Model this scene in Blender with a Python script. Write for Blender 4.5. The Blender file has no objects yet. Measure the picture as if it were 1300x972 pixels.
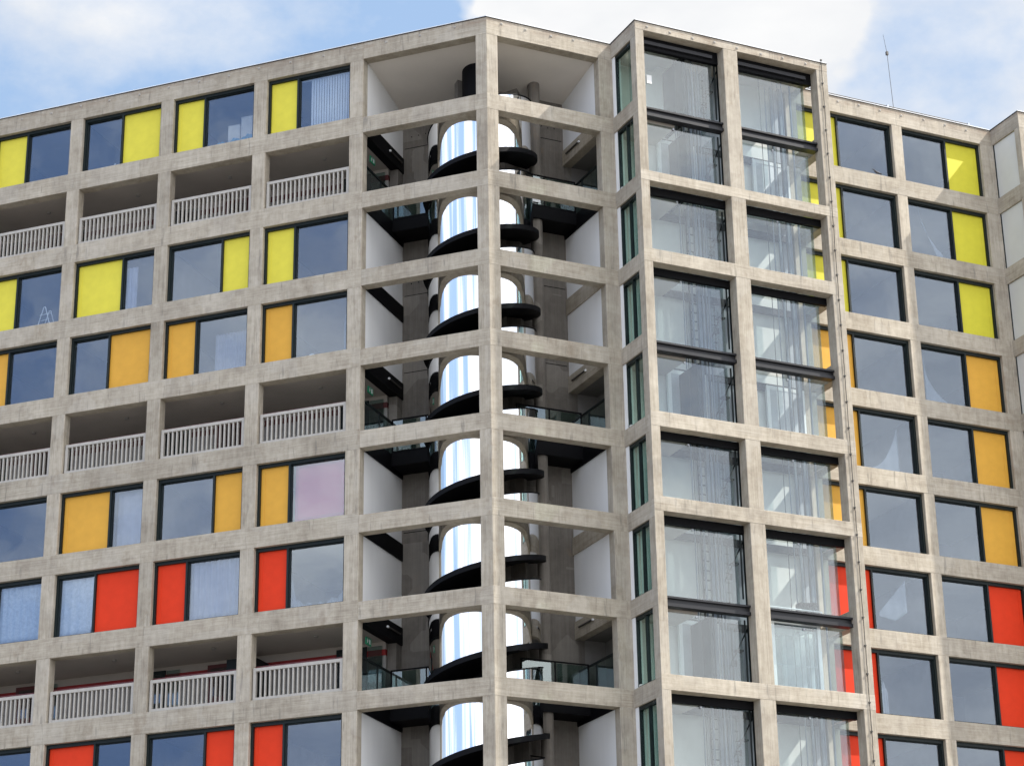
import bpy, math, random
from mathutils import Vector, Matrix, noise as mnoise
random.seed(7)
R = math.radians
scene = bpy.context.scene
col = scene.collection

# ------------------------------------------------------------------ survey
STOREY = 2.65
Z0 = 36.565               # underside of the roof beam above the eye
OP = 2.106                # opening height in the stair tower
GROUND = -1.6
AB = 25.333               # direction of the right hand fronts
AA = 159.328 - 180        # direction of the left wing front, left to right
P1 = Vector((-0.648, 63.045)); P2 = Vector((3.342, 64.934)); P3 = Vector((4.064, 63.41))
P4 = Vector((10.529, 66.471)); P5 = Vector((9.777, 68.06)); P6 = Vector((16.839, 71.403)); P7 = Vector((17.515, 69.974))
ROWS = 10
DECKS = (1, 4, 7)
ROOF = Z0 + 0.59
def T(k): return Z0 - k * STOREY          # underside of beam k
def B(k): return T(k) - OP                # sill of row k

# ------------------------------------------------------------------ helpers
def tag(o, label=None, cat=None, group=None, kind=None):
    if label: o['label'] = label
    if cat: o['category'] = cat
    if group: o['group'] = group
    if kind: o['kind'] = kind
    return o

class Frame:
    """local axes of a front: x left to right, y into the building, z up"""
    def __init__(s, p, ang):
        s.p = Vector((p[0], p[1])); s.a = R(ang)
        s.m = Matrix.Translation((p[0], p[1], 0)) @ Matrix.Rotation(s.a, 4, 'Z')
    def w(s, x, y, z=0): return s.m @ Vector((x, y, z))
    def l(s, p): return s.m.inverted() @ Vector((p[0], p[1], p[2] if len(p) > 2 else 0))
FA = Frame(P1, AA); FB = Frame(P1, AB); FC = Frame(P2, AB - 90); FD = Frame(P3, AB)
FE = Frame(P6, AB); FF = Frame(P6, AB - 90); FG = Frame(P7, AB); FS = Frame(P4, AB + 90)

class MB:
    def __init__(s): s.v = []; s.f = []; s.mi = []; s.sm = []; s.cur = 0; s.smooth = False
    def add(s, vs, fs):
        b = len(s.v); s.v += [tuple(v) for v in vs]
        for f in fs: s.f.append(tuple(b + i for i in f)); s.mi.append(s.cur); s.sm.append(s.smooth)
    def box(s, x0, x1, y0, y1, z0, z1):
        if x0 > x1: x0, x1 = x1, x0
        if y0 > y1: y0, y1 = y1, y0
        if z0 > z1: z0, z1 = z1, z0
        s.add([(x0,y0,z0),(x1,y0,z0),(x1,y1,z0),(x0,y1,z0),(x0,y0,z1),(x1,y0,z1),(x1,y1,z1),(x0,y1,z1)],
              [(0,3,2,1),(4,5,6,7),(0,1,5,4),(1,2,6,5),(2,3,7,6),(3,0,4,7)])
        return s
    def prism(s, pts, z0, z1):
        n = len(pts)
        a = sum(pts[i][0]*pts[(i+1)%n][1]-pts[(i+1)%n][0]*pts[i][1] for i in range(n))
        if a < 0: pts = pts[::-1]
        s.add([(p[0],p[1],z0) for p in pts] + [(p[0],p[1],z1) for p in pts],
              [tuple(range(n-1,-1,-1)), tuple(range(n,2*n))] + [(i,(i+1)%n,n+(i+1)%n,n+i) for i in range(n)])
        return s
    def tube(s, p, q, r, n=8, r2=None):
        p = Vector(p); q = Vector(q); d = (q-p).normalized(); r2 = r if r2 is None else r2
        u = d.cross(Vector((0,0,1)) if abs(d.z) < .9 else Vector((1,0,0))).normalized(); w = d.cross(u)
        vs = []
        for c, rr in ((p, r), (q, r2)):
            for i in range(n):
                t = 2*math.pi*i/n; vs.append(c + (u*math.cos(t) + w*math.sin(t))*rr)
        old = s.smooth; s.smooth = n > 6
        s.add(vs, [(i, (i+1)%n, n+(i+1)%n, n+i) for i in range(n)]); s.smooth = False
        s.add(vs, [tuple(range(n-1,-1,-1)), tuple(range(n,2*n))]); s.smooth = old
        return s
    def build(s, name, mats, parent=None, matrix=None, bevel=0):
        me = bpy.data.meshes.new(name); me.from_pydata(s.v, [], s.f)
        if not isinstance(mats, (list, tuple)): mats = [mats]
        for m in mats: me.materials.append(m)
        me.polygons.foreach_set('material_index', s.mi); me.polygons.foreach_set('use_smooth', s.sm)
        me.validate(); me.update()
        o = bpy.data.objects.new(name, me); col.objects.link(o)
        place(o, parent, matrix)
        if bevel:
            b = o.modifiers.new('Bevel', 'BEVEL'); b.width = bevel; b.segments = 1; b.limit_method = 'ANGLE'
        return o
WM = {}
def place(o, parent, matrix):
    m = matrix if matrix is not None else Matrix.Identity(4)
    WM[o.name] = m.copy()
    if parent is not None:
        o.parent = parent; o.matrix_parent_inverse = Matrix.Identity(4)
        o.matrix_basis = WM[parent.name].inverted() @ m
    else: o.matrix_basis = m
def empty(name, m):
    o = bpy.data.objects.new(name, None); col.objects.link(o); o.empty_display_size = .3
    place(o, None, m); return o
def copy_obj(o, parent, m):
    c = o.copy(); col.objects.link(c); c.parent = parent
    WM[c.name] = m.copy(); c.matrix_parent_inverse = Matrix.Identity(4)
    c.matrix_basis = WM[parent.name].inverted() @ m
    return c

# ------------------------------------------------------------------ materials
def newmat(name):
    m = bpy.data.materials.new(name); m.use_nodes = True
    nt = m.node_tree; b = nt.nodes['Principled BSDF']; return m, nt, b
def N(nt, t, **k):
    n = nt.nodes.new(t)
    for a, v in k.items():
        if a in n.bl_rna.properties: setattr(n, a, v)
    return n
def noise_node(nt, vec, scale, detail=4, rough=.55):
    n = N(nt, 'ShaderNodeTexNoise'); n.inputs['Scale'].default_value = scale
    n.inputs['Detail'].default_value = detail; n.inputs['Roughness'].default_value = rough
    if vec is not None: nt.links.new(vec, n.inputs['Vector'])
    return n.outputs['Fac']
def mapping(nt, vec, sc):
    m = N(nt, 'ShaderNodeMapping'); m.inputs['Scale'].default_value = sc; nt.links.new(vec, m.inputs['Vector'])
    return m.outputs['Vector']
def math_node(nt, op, a, b=None, clamp=False):
    n = N(nt, 'ShaderNodeMath'); n.operation = op; n.use_clamp = clamp
    for i, x in enumerate((a, b)):
        if x is None: continue
        if isinstance(x, (int, float)): n.inputs[i].default_value = x
        else: nt.links.new(x, n.inputs[i])
    return n.outputs[0]
def ramp(nt, fac, stops):
    r = N(nt, 'ShaderNodeValToRGB'); e = r.color_ramp.elements
    e[0].position, e[0].color = stops[0][0], (*stops[0][1], 1)
    e[1].position, e[1].color = stops[-1][0], (*stops[-1][1], 1)
    for p, c in stops[1:-1]:
        x = e.new(p); x.color = (*c, 1)
    nt.links.new(fac, r.inputs['Fac']); return r.outputs['Color']
def mixc(nt, fac, a, b, mode='MIX'):
    n = N(nt, 'ShaderNodeMix'); n.data_type = 'RGBA'; n.blend_type = mode
    for s_, x in ((n.inputs['Factor'], fac), (n.inputs[6], a), (n.inputs[7], b)):
        if isinstance(x, (int, float)): s_.default_value = x
        elif isinstance(x, tuple): s_.default_value = (*x, 1)
        else: nt.links.new(x, s_)
    return n.outputs[2]

def concrete(name, lo, mid, hi, board):
    m, nt, b = newmat(name)
    tc = N(nt, 'ShaderNodeTexCoord'); oi = N(nt, 'ShaderNodeObjectInfo')
    off = N(nt, 'ShaderNodeVectorMath'); off.operation = 'MULTIPLY_ADD'
    cmb = N(nt, 'ShaderNodeCombineXYZ')
    for i in range(3): nt.links.new(oi.outputs['Random'], cmb.inputs[i])
    nt.links.new(cmb.outputs[0], off.inputs[0]); off.inputs[1].default_value = (37, 11, 23)
    nt.links.new(tc.outputs['Object'], off.inputs[2]); v = off.outputs[0]
    big = noise_node(nt, v, .9, 6, .6)
    med = noise_node(nt, v, 5, 5, .6)
    fine = noise_node(nt, v, 45, 3, .7)
    if board == 'h': bd = noise_node(nt, mapping(nt, v, (.5, .5, 16)), 1.6, 3, .7)
    else: bd = noise_node(nt, mapping(nt, v, (16, 16, .4)), 1.6, 3, .7)
    drip = noise_node(nt, mapping(nt, v, (5, 5, .5)), 1.5, 4, .65)
    s = math_node(nt, 'MULTIPLY', big, .26)
    for x, w in ((med, .2), (fine, .10), (bd, .26), (drip, .18)):
        s = math_node(nt, 'ADD', s, math_node(nt, 'MULTIPLY', x, w))
    c = ramp(nt, s, [(.34, lo), (.5, mid), (.66, hi)])
    # rusty and dark stains of their own shape
    st = noise_node(nt, mapping(nt, v, (1.3, 1.3, .7)), 1.1, 5, .7)
    sf = math_node(nt, 'MULTIPLY', ramp_fac(nt, st, .60, .72), .45)
    c = mixc(nt, sf, c, (.20, .145, .095))
    st2 = noise_node(nt, mapping(nt, v, (7, 7, .8)), 1.3, 3, .6)
    c = mixc(nt, math_node(nt, 'MULTIPLY', ramp_fac(nt, st2, .60, .72), .5), c, (.13, .12, .105))
    # brown weathering along the top of the parapet
    sz = N(nt, 'ShaderNodeSeparateXYZ'); nt.links.new(tc.outputs['Object'], sz.inputs[0])
    pk = math_node(nt, 'MULTIPLY', ramp_fac(nt, sz.outputs['Z'], ROOF-.30, ROOF-.12), ramp_fac(nt, noise_node(nt, mapping(nt, v, (1.1, 1.1, 6)), 1.2, 5, .65), .42, .62))
    c = mixc(nt, math_node(nt, 'MULTIPLY', pk, .55), c, (.25, .175, .125))
    # pale repairs, in blocks
    vo = N(nt, 'ShaderNodeTexVoronoi'); vo.feature = 'F1'; vo.distance = 'CHEBYCHEV'; vo.inputs['Scale'].default_value = 1.1
    nt.links.new(v, vo.inputs['Vector'])
    sp = N(nt, 'ShaderNodeSeparateColor'); nt.links.new(vo.outputs['Color'], sp.inputs[0])
    pf = math_node(nt, 'MULTIPLY', math_node(nt, 'GREATER_THAN', sp.outputs[0], .80), .14)
    c = mixc(nt, pf, c, (.50, .47, .42))
    pf2 = math_node(nt, 'MULTIPLY', math_node(nt, 'LESS_THAN', sp.outputs[0], .16), .12)
    c = mixc(nt, pf2, c, (.22, .20, .18))
    hs = N(nt, 'ShaderNodeHueSaturation'); nt.links.new(c, hs.inputs['Color'])
    nt.links.new(math_node(nt, 'ADD', math_node(nt, 'MULTIPLY', oi.outputs['Random'], .14), .93), hs.inputs['Value'])
    nt.links.new(hs.outputs[0], b.inputs['Base Color'])
    b.inputs['Roughness'].default_value = .88
    bp = N(nt, 'ShaderNodeBump'); bp.inputs['Strength'].default_value = .5; bp.inputs['Distance'].default_value = .012
    hsum = math_node(nt, 'ADD', math_node(nt, 'MULTIPLY', bd, 1.0), math_node(nt, 'MULTIPLY', fine, .6))
    nt.links.new(hsum, bp.inputs['Height']); nt.links.new(bp.outputs[0], b.inputs['Normal'])
    return m
def ramp_fac(nt, fac, a, b_):
    n = N(nt, 'ShaderNodeMapRange'); nt.links.new(fac, n.inputs[0])
    n.inputs[1].default_value = a; n.inputs[2].default_value = b_; n.clamp = True
    return n.outputs[0]
LO, MID, HI = (.205, .17, .128), (.39, .342, .270), (.56, .507, .415)
M = {}
M['beam'] = concrete('board_marked_concrete_beam', LO, MID, HI, 'h')
M['column'] = concrete('board_marked_concrete_column', LO, MID, HI, 'v')
M['inner'] = concrete('shade_toned_core_concrete', (.09,.08,.068), (.145,.13,.112), (.20,.183,.16), 'v')  # concrete of the stair core, its recess shade put into the base colour

def plain(name, c, rough=.6, metal=0, var=.12, sc=3., spec=None, bump=0, stretch=(1,1,1)):
    m, nt, b = newmat(name)
    tc = N(nt, 'ShaderNodeTexCoord')
    n = noise_node(nt, mapping(nt, tc.outputs['Object'], stretch), sc, 5, .6)
    c0 = tuple(x*(1-var) for x in c); c1 = tuple(min(1, x*(1+var)) for x in c)
    nt.links.new(ramp(nt, n, [(.3, c0), (.7, c1)]), b.inputs['Base Color'])
    b.inputs['Roughness'].default_value = rough; b.inputs['Metallic'].default_value = metal
    if spec is not None: b.inputs['Specular IOR Level'].default_value = spec
    if bump:
        bp = N(nt, 'ShaderNodeBump'); bp.inputs['Strength'].default_value = bump; bp.inputs['Distance'].default_value = .01
        nt.links.new(n, bp.inputs['Height']); nt.links.new(bp.outputs[0], b.inputs['Normal'])
    return m
M['dark'] = plain('dark_green_black_metal', (.009,.015,.015), .45, spec=.25)
M['black'] = plain('black_steel', (.003,.003,.004), .6, spec=.12)
M['spandrel'] = plain('dark_grey_steel', (.018,.018,.021), .42, spec=.35)
M['yellow'] = plain('yellow_panel', (.70,.62,.065), .55, var=.05, spec=.2)
M['yellow2'] = plain('lime_yellow_panel', (.62,.565,.045), .55, var=.05, spec=.2)
M['orange'] = plain('orange_panel', (.68,.36,.05), .55, var=.05, spec=.2)
M['red'] = plain('red_panel', (.70,.045,.012), .55, var=.05, spec=.15)
M['white'] = plain('white_render', (.80,.80,.79), .75, var=.02, sc=1.2, stretch=(3,3,.5))
M['pale'] = plain('pale_grey_panel', (.60,.60,.57), .6, var=.05, sc=1.)
M['rail'] = plain('pale_precast', (.43,.405,.365), .75, var=.10, sc=5, bump=.2)
M['soffit'] = plain('painted_soffit', (.43,.39,.35), .85, var=.08, sc=1.)
M['ceiling'] = plain('white_soffit', (.74,.69,.63), .85, var=.04, sc=.8)
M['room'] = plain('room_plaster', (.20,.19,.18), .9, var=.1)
M['roomfloor'] = plain('room_floor', (.12,.11,.10), .8, var=.1)
M['maroon'] = plain('maroon_trim', (.11,.025,.025), .5)
M['redtrim'] = plain('red_door_trim', (.30,.012,.012), .5)
M['deckwall'] = plain('deck_infill_wall', (.30,.29,.27), .8)
M['steel'] = plain('zinc_coping', (.62,.65,.70), .35, metal=.8, var=.05)
M['membrane'] = plain('white_membrane', (.80,.82,.85), .6, var=.03)
M['cable'] = plain('dark_cable', (.05,.045,.04), .6)
M['galv'] = plain('galvanised', (.45,.47,.50), .45, metal=.6, var=.08)
M['shaftrail'] = plain('blue_grey_steel', (.17,.19,.23), .5, var=.1)
M['lining'] = plain('grey_shaft_lining', (.28,.30,.33), .6, var=.25, sc=2, stretch=(6,6,.4))
M['paper'] = plain('paper', (.75,.77,.78), .8, var=.04)
M['green'] = plain('exit_sign_green', (.03,.28,.14), .5, var=.03)
M['curtain'] = plain('pale_blue_curtain', (.60,.65,.72), .9, var=.14, sc=9)
M['curtain2'] = plain('grey_blue_curtain', (.32,.34,.44), .9, var=.1, sc=4)
M['net'] = plain('white_net', (.22,.24,.27), .9, var=.1)
M['pink'] = plain('pink_blind', (.46,.025,.13), .85, var=.03)
M['blind'] = plain('vertical_blind_fabric', (.80,.82,.86), .8, var=.05)
M['card'] = plain('cardboard', (.55,.52,.48), .85)
M['bluecloth'] = plain('blue_cloth', (.12,.30,.42), .9, var=.3, sc=12)
M['feather'] = plain('grey_feathers', (.055,.055,.062), .8, var=.3, sc=30)
M['beak'] = plain('beak', (.10,.08,.05), .6)
M['asphalt'] = plain('pale_paving', (.15,.145,.135), .9, var=.2, sc=.3)

def glass(name, tint, refl, body=.0, bodyc=(.3,.35,.4), wav=0, gcol=(.93,.96,1)):
    """thin glazing: a see-through sheet with a mirror reflection of its own strength"""
    m = bpy.data.materials.new(name); m.use_nodes = True; nt = m.node_tree; nt.nodes.clear()
    out = N(nt, 'ShaderNodeOutputMaterial')
    tr = N(nt, 'ShaderNodeBsdfTransparent'); tr.inputs[0].default_value = (*tint, 1)
    gl = N(nt, 'ShaderNodeBsdfGlossy'); gl.inputs['Roughness'].default_value = .015; gl.inputs[0].default_value = (*gcol, 1)
    tc = N(nt, 'ShaderNodeTexCoord'); oi = N(nt, 'ShaderNodeObjectInfo')
    if wav:
        ad = N(nt, 'ShaderNodeVectorMath'); ad.operation = 'ADD'
        nt.links.new(tc.outputs['Object'], ad.inputs[0]); nt.links.new(oi.outputs['Random'], ad.inputs[1])
        bp = N(nt, 'ShaderNodeBump'); bp.inputs['Strength'].default_value = wav; bp.inputs['Distance'].default_value = .02
        nt.links.new(noise_node(nt, ad.outputs[0], .9, 2), bp.inputs['Height']); nt.links.new(bp.outputs[0], gl.inputs['Normal'])
    lw = N(nt, 'ShaderNodeLayerWeight'); lw.inputs[0].default_value = .5
    f = math_node(nt, 'ADD', math_node(nt, 'MULTIPLY', math_node(nt, 'POWER', lw.outputs['Facing'], 3), .5), refl, True)
    mx = N(nt, 'ShaderNodeMixShader'); nt.links.new(f, mx.inputs[0])
    src = tr
    if body:
        df = N(nt, 'ShaderNodeBsdfDiffuse'); df.inputs[0].default_value = (*bodyc, 1)
        m2 = N(nt, 'ShaderNodeMixShader')
        dn = noise_node(nt, mapping(nt, tc.outputs['Object'], (1.2, 1.2, .3)), 1.5, 3, .6)
        nt.links.new(math_node(nt, 'MULTIPLY', ramp_fac(nt, dn, .35, .75), body*1.6), m2.inputs[0])
        nt.links.new(tr.outputs[0], m2.inputs[1]); nt.links.new(df.outputs[0], m2.inputs[2]); src = m2
    nt.links.new(src.outputs[0], mx.inputs[1]); nt.links.new(gl.outputs[0], mx.inputs[2])
    nt.links.new(mx.outputs[0], out.inputs[0]); return m
M['pane'] = glass('window_glass', (.82,.85,.87), .105, wav=.12, gcol=(.80,.89,1))
M['liftglass'] = glass('lift_shaft_glass', (.90,.94,.94), .075, body=.02, bodyc=(.6,.62,.63), wav=.12)
M['greenglass'] = glass('green_tinted_glass', (.78,.90,.85), .07)
M['sideglass'] = glass('side_glass', (.74,.80,.80), .08)
M['balglass'] = glass('balustrade_glass', (.55,.68,.66), .12)

def mirror():
    m, nt, b = newmat('polished_stainless_steel')
    b.inputs['Metallic'].default_value = 1; b.inputs['Roughness'].default_value = .045
    b.inputs['Base Color'].default_value = (.88,.88,.88,1)
    tc = N(nt, 'ShaderNodeTexCoord')
    n = noise_node(nt, mapping(nt, tc.outputs['Object'], (1, 1, .02)), 5, 2, .5)
    bp = N(nt, 'ShaderNodeBump'); bp.inputs['Strength'].default_value = .10; bp.inputs['Distance'].default_value = .04
    nt.links.new(n, bp.inputs['Height']); nt.links.new(bp.outputs[0], b.inputs['Normal'])
    return m
M['mirror'] = mirror()

# ------------------------------------------------------------------ the building
ROOT = empty('apartment_block', Matrix.Translation((P1.x, P1.y + 3, GROUND)))
tag(ROOT, 'concrete framed apartment block with coloured window panels, open corner stair tower and glazed lift tower', 'building')
def part(mb, name, mat, fr=None, parent=None, label=None, bevel=0):
    o = mb.build(name, mat, parent or ROOT, fr.m if isinstance(fr, Frame) else fr, bevel)
    if label: o['label'] = label
    return o

# front line, walked from left to right; offsets go into the building
NB = 5                                                # bays of the left wing
AW0, AL, AC, ABW = .37, 3.866, .475, 2.962
def a_right(i): return -(AW0 + AL + AC) - i*(ABW + AC) if i >= 0 else -AW0   # right edge of bay i
def a_left(i): return a_right(i) - (ABW if i >= 0 else AL)
AEND = a_left(NB-1) - AC
path = [FA.w(AEND, 0).xy, P1, P2, P3, P4]
pathE = [FE.w(-8.4, 0).xy, P6, P7, FG.w(7.6, 0).xy]
def offs(path, i, d):
    def nrm(a, b): t = (b-a).normalized(); return Vector((-t.y, t.x))
    ns = []
    if i > 0: ns.append(nrm(path[i-1], path[i]))
    if i < len(path)-1: ns.append(nrm(path[i], path[i+1]))
    if len(ns) == 1: return path[i] + ns[0]*d
    h = (ns[0]+ns[1]).normalized(); return path[i] + h*(d/h.dot(ns[0]))
PROUD, DEP = .005, .36
def beam(path, i, fr, z0, z1, name='beam', mat=None, front=PROUD, dep=DEP):
    pts = [offs(path, i, -front), offs(path, i+1, -front), offs(path, i+1, dep), offs(path, i, dep)]
    mb = MB(); mb.prism([tuple(fr.l(p)[:2]) for p in pts], z0, z1)
    return part(mb, name, mat or M['beam'], fr, bevel=.008)
def column(fr, pts, z1=None, z0=GROUND):
    mb = MB(); mb.prism(pts, z0, (z1 or ROOF - .002)); return part(mb, 'column', M['column'], fr, bevel=.012)

# beams: left wing + stair tower front (A), stair tower right front (B), lift tower side (C)
TA, BA = -.034, .067
for k in range(ROWS + 1):
    top = ROOF if k == 0 else B(k-1)
    # the left wing beam is a little deeper than the stair tower's
    mb = MB(); pts = [offs(path, 0, -PROUD), FA.w(-(AW0+AL+.001), -PROUD).xy, FA.w(-(AW0+AL+.001), DEP).xy, offs(path, 0, DEP)]
    mb.prism([tuple(FA.l(p)[:2]) for p in pts], T(k)+TA, top + (0 if k == 0 else BA)); part(mb, 'beam', M['beam'], FA, bevel=.008)
    mb = MB(); pts = [FA.w(-(AW0+AL), -PROUD).xy, offs(path, 1, -PROUD), offs(path, 1, DEP), FA.w(-(AW0+AL), DEP).xy]
    mb.prism([tuple(FA.l(p)[:2]) for p in pts], T(k), top); part(mb, 'beam', M['beam'], FA, bevel=.008)
    beam(path, 1, FB, T(k), top)
    if k == 0: beam(path, 2, FC, T(0)+.06, top)
    else: beam(path, 2, FC, T(k), top)
# lift tower front: fewer, thinner beams
D_LV = {0: T(0)+.31, 2: T(2)+.30, 3: T(3)+.20, 5: T(5)+.17, 6: T(6)+.19, 8: T(8)+.18, 9: T(9)+.18}
def dtop(k): return ROOF if k == 0 else B(k-1) + .095
for k, z in D_LV.items(): beam(path, 3, FD, z, dtop(k))
# lift tower right side, going back to the right wing
for k in range(ROWS):
    zt = ROOF if k == 0 else B(k-1)+.095
    mb = MB(); mb.box(.415, 2.0, .05, .36, T(k)+(.31 if k == 0 else .12), zt - .004); part(mb, 'beam', M['beam'], FS, bevel=.008)
# right wing and the projecting wing at the far right
TE, BE = -.012, .045
for k in range(ROWS + 1):
    top = ROOF if k == 0 else B(k-1) + BE
    beam(pathE, 0, FE, T(k)+TE, top); beam(pathE, 1, FF, T(k)+TE+.02, top); beam(pathE, 2, FG, T(k)+TE, top)

# columns
for i in range(NB):
    x1 = a_right(i) + AC if i else -(AW0+AL); x0 = a_right(i)
    column(FA, [(x0, 0), (x1, 0), (x1, .34), (x0, .34)])
x0 = AEND; column(FA, [(x0+.002, 0), (x0+AC, 0), (x0+AC, .34), (x0+.002, .34)])
def corner(path, i, fr, wl, wr, d=.35):
    a = path[i-1]; p = path[i]; c = path[i+1]
    tl = (a-p).normalized(); tr_ = (c-p).normalized()
    nl = Vector((-(p-a).normalized().y, (p-a).normalized().x)); nr = Vector((-(c-p).normalized().y, (c-p).normalized().x))
    pts = [p + tl*wl, p, p + tr_*wr, p + tr_*wr + nr*d, offs(path, i, d), p + tl*wl + nl*d]
    return column(fr, [tuple(fr.l(q)[:2]) for q in pts])
corner(path, 1, FB, .37, .387)
# concave corner between stair tower and lift tower
column(FB, [tuple(FB.l(q)[:2]) for q in (FB.w(3.96, 0), P2, FC.w(.02, 0), FC.w(.02, .30), FB.w(4.75, .34), FB.w(3.96, .34))])
# outer corner of lift tower
column(FD, [tuple(FD.l(q)[:2]) for q in (FC.w(1.335, 0), P3, FD.w(.30, 0), FD.w(.30, .36), FC.w(1.335, .36))])
DL = [(.30, 3.205), (3.733, 6.728)]
column(FD, [(3.205, 0), (3.733, 0), (3.733, .40), (3.205, .40)])
column(FD, [(6.728, 0), (7.152, 0), (7.152, .42), (6.728, .42)])
# right wing columns (local x measured back from P6)
EB = [(-3.744, -.477), (-7.96, -4.152)]
for x0, x1 in ((-4.152, -3.744), (-8.398, -7.96)): column(FE, [(x0, 0), (x1, 0), (x1, .34), (x0, .34)])
column(FE, [tuple(FE.l(q)[:2]) for q in (FE.w(-.477, 0), P6, FF.w(.05, 0), FF.w(.05, .3), FE.w(.3, .34), FE.w(-.477, .34))])
column(FF, [tuple(FF.l(q)[:2]) for q in (FF.w(1.30, 0), P7, FG.w(.36, 0), FG.w(.36, .34), FF.w(1.30, .34))])
GB = [(.36, 3.5), (3.93, 7.1)]
for x0, x1 in ((3.5, 3.93), (7.1, 7.55)): column(FG, [(x0, 0), (x1, 0), (x1, .34), (x0, .34)])

# plain lower storeys down to the street
zb = T(ROWS) + .01
for fr, x0, x1 in ((FA, AEND+.05, -.1), (FB, .1, 4.2), (FC, .0, 1.4), (FD, .1, 7.1), (FE, -8.35, .0), (FF, 0, 1.4), (FG, .1, 7.5)):
    mb = MB(); mb.box(x0, x1, .12, .32, GROUND, zb); part(mb, 'lower_wall', M['beam'], fr)

# ---- windows: one mesh set per kind, copied for each opening
REC = .13
kinds = {}
def window_kind(w, h, side, frac, colname):
    """side: which end holds the coloured panel ('l'/'r'/'' none)"""
    key = (round(w, 3), round(h, 3), side, frac, colname)
    if key in kinds: return kinds[key]
    fb, hd, sl, mu = .075, .11, .045, .065
    y0, y1, yg = REC, REC+.16, REC+.11
    fm = MB()
    fm.box(0, fb, y0, y1, 0, h); fm.box(w-fb, w, y0, y1, 0, h)
    fm.box(fb, w-fb, y0+.002, y1, h-hd, h); fm.box(fb, w-fb, y0+.002, y1, 0, sl)
    ml = None
    if side == 'l': ml = w*frac; gx = (ml+mu, w-fb); px = (fb, ml)
    elif side == 'r': ml = w*(1-frac)-mu; gx = (fb, ml); px = (ml+mu, w-fb)
    else: gx = (fb, w-fb)
    if ml: fm.box(ml, ml+mu, y0+.004, y1, sl, h-hd)
    g = .022                                            # opening sash round the glass
    fm.box(gx[0], gx[0]+g, y0+.05, y1-.004, sl, h-hd); fm.box(gx[1]-g, gx[1], y0+.05, y1-.004, sl, h-hd)
    fm.box(gx[0]+g, gx[1]-g, y0+.05, y1-.004, h-hd-g, h-hd); fm.box(gx[0]+g, gx[1]-g, y0+.05, y1-.004, sl, sl+g)
    gm = MB(); gm.box(gx[0]+g, gx[1]-g, yg, yg+.012, sl+g, h-hd-g)
    pm = None
    if ml:
        pm = MB(); a, b_ = px
        pm.box(a, b_, yg-.02, yg+.02, sl, h-hd)                       # sheet
        if side == 'l': s0, s1 = a+.02, a+.13
        else: s0, s1 = b_-.13, b_-.02
        pm.box(s0, s1, yg-.028, yg-.018, sl+.004, h-hd-.004)          # narrow ventilator leaf
    kinds[key] = (fm, gm, pm, gx, sl, hd, yg, {})
    return kinds[key]
WIN = []
def window(fr, x0, x1, z0, z1, side, frac, colname, label=None):
    w, h = x1-x0, z1-z0
    k = window_kind(w, h, side, frac, colname)
    m = fr.m @ Matrix.Translation((x0, 0, z0))
    c = k[7]
    if not c:
        c['w'] = k[0].build('window', M['dark'], ROOT, m); c['g'] = k[1].build('pane', M['pane'], c['w'], m)
        if k[2]:
            c['p'] = k[2].build('panel', M[colname], c['w'], m); c['p']['label'] = colname.rstrip('2') + ' infill panel beside the glass'
        o = c['w']
    else:
        o = copy_obj(c['w'], ROOT, m); g = copy_obj(c['g'], o, m)
        if k[2]: copy_obj(c['p'], o, m)
    return (fr, x0 + k[3][0], x0 + k[3][1], z0 + k[4], z1 - k[5], k[6])

# left wing: panel side and share for bays 1..5 (right to left)
LAY = {
 0: [('l',.345),('l',.36),('r',.50),('l',.40),('r',.5)],
 2: [('l',.345),('r',.34),('l',.58),('l',.40),('r',.34)],
 3: [('l',.345),('l',.36),('r',.52),('l',.36),('r',.5)],
 5: [('l',.345),('r',.34),('l',.58),('l',.30),('l',.5)],
 6: [('l',.345),('l',.36),('r',.53),('l',.42),('r',.5)],
 8: [('l',.345),('r',.34),('l',.55),('l',.40),('r',.34)],
 9: [('l',.345),('l',.36),('r',.50),('l',.40),('r',.5)],
}
colr = {0:'yellow', 1:'yellow', 2:'yellow', 3:'orange', 4:'orange', 5:'orange', 6:'red', 7:'red', 8:'red', 9:'red'}
AG = {}
for k, lay in LAY.items():
    for i, (s, f) in enumerate(lay):
        AG[(k, i)] = window(FA, a_left(i), a_right(i), B(k)+BA, T(k)+TA, s, f, colr[k])
EG = {}
for k in range(ROWS):
    c = {'yellow':'yellow2'}.get(colr[k], colr[k])
    EG[(k, 0)] = window(FE, *EB[0], B(k)+BE, T(k)+TE, 'r', .425, c)
    EG[(k, 1)] = window(FE, *EB[1], B(k)+BE, T(k)+TE, 'l', .43, c)
    window(FG, *GB[0], B(k)+BE, T(k)+TE, 'r', .40, c); window(FG, *GB[1], B(k)+BE, T(k)+TE, 'l', .40, c)

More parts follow.
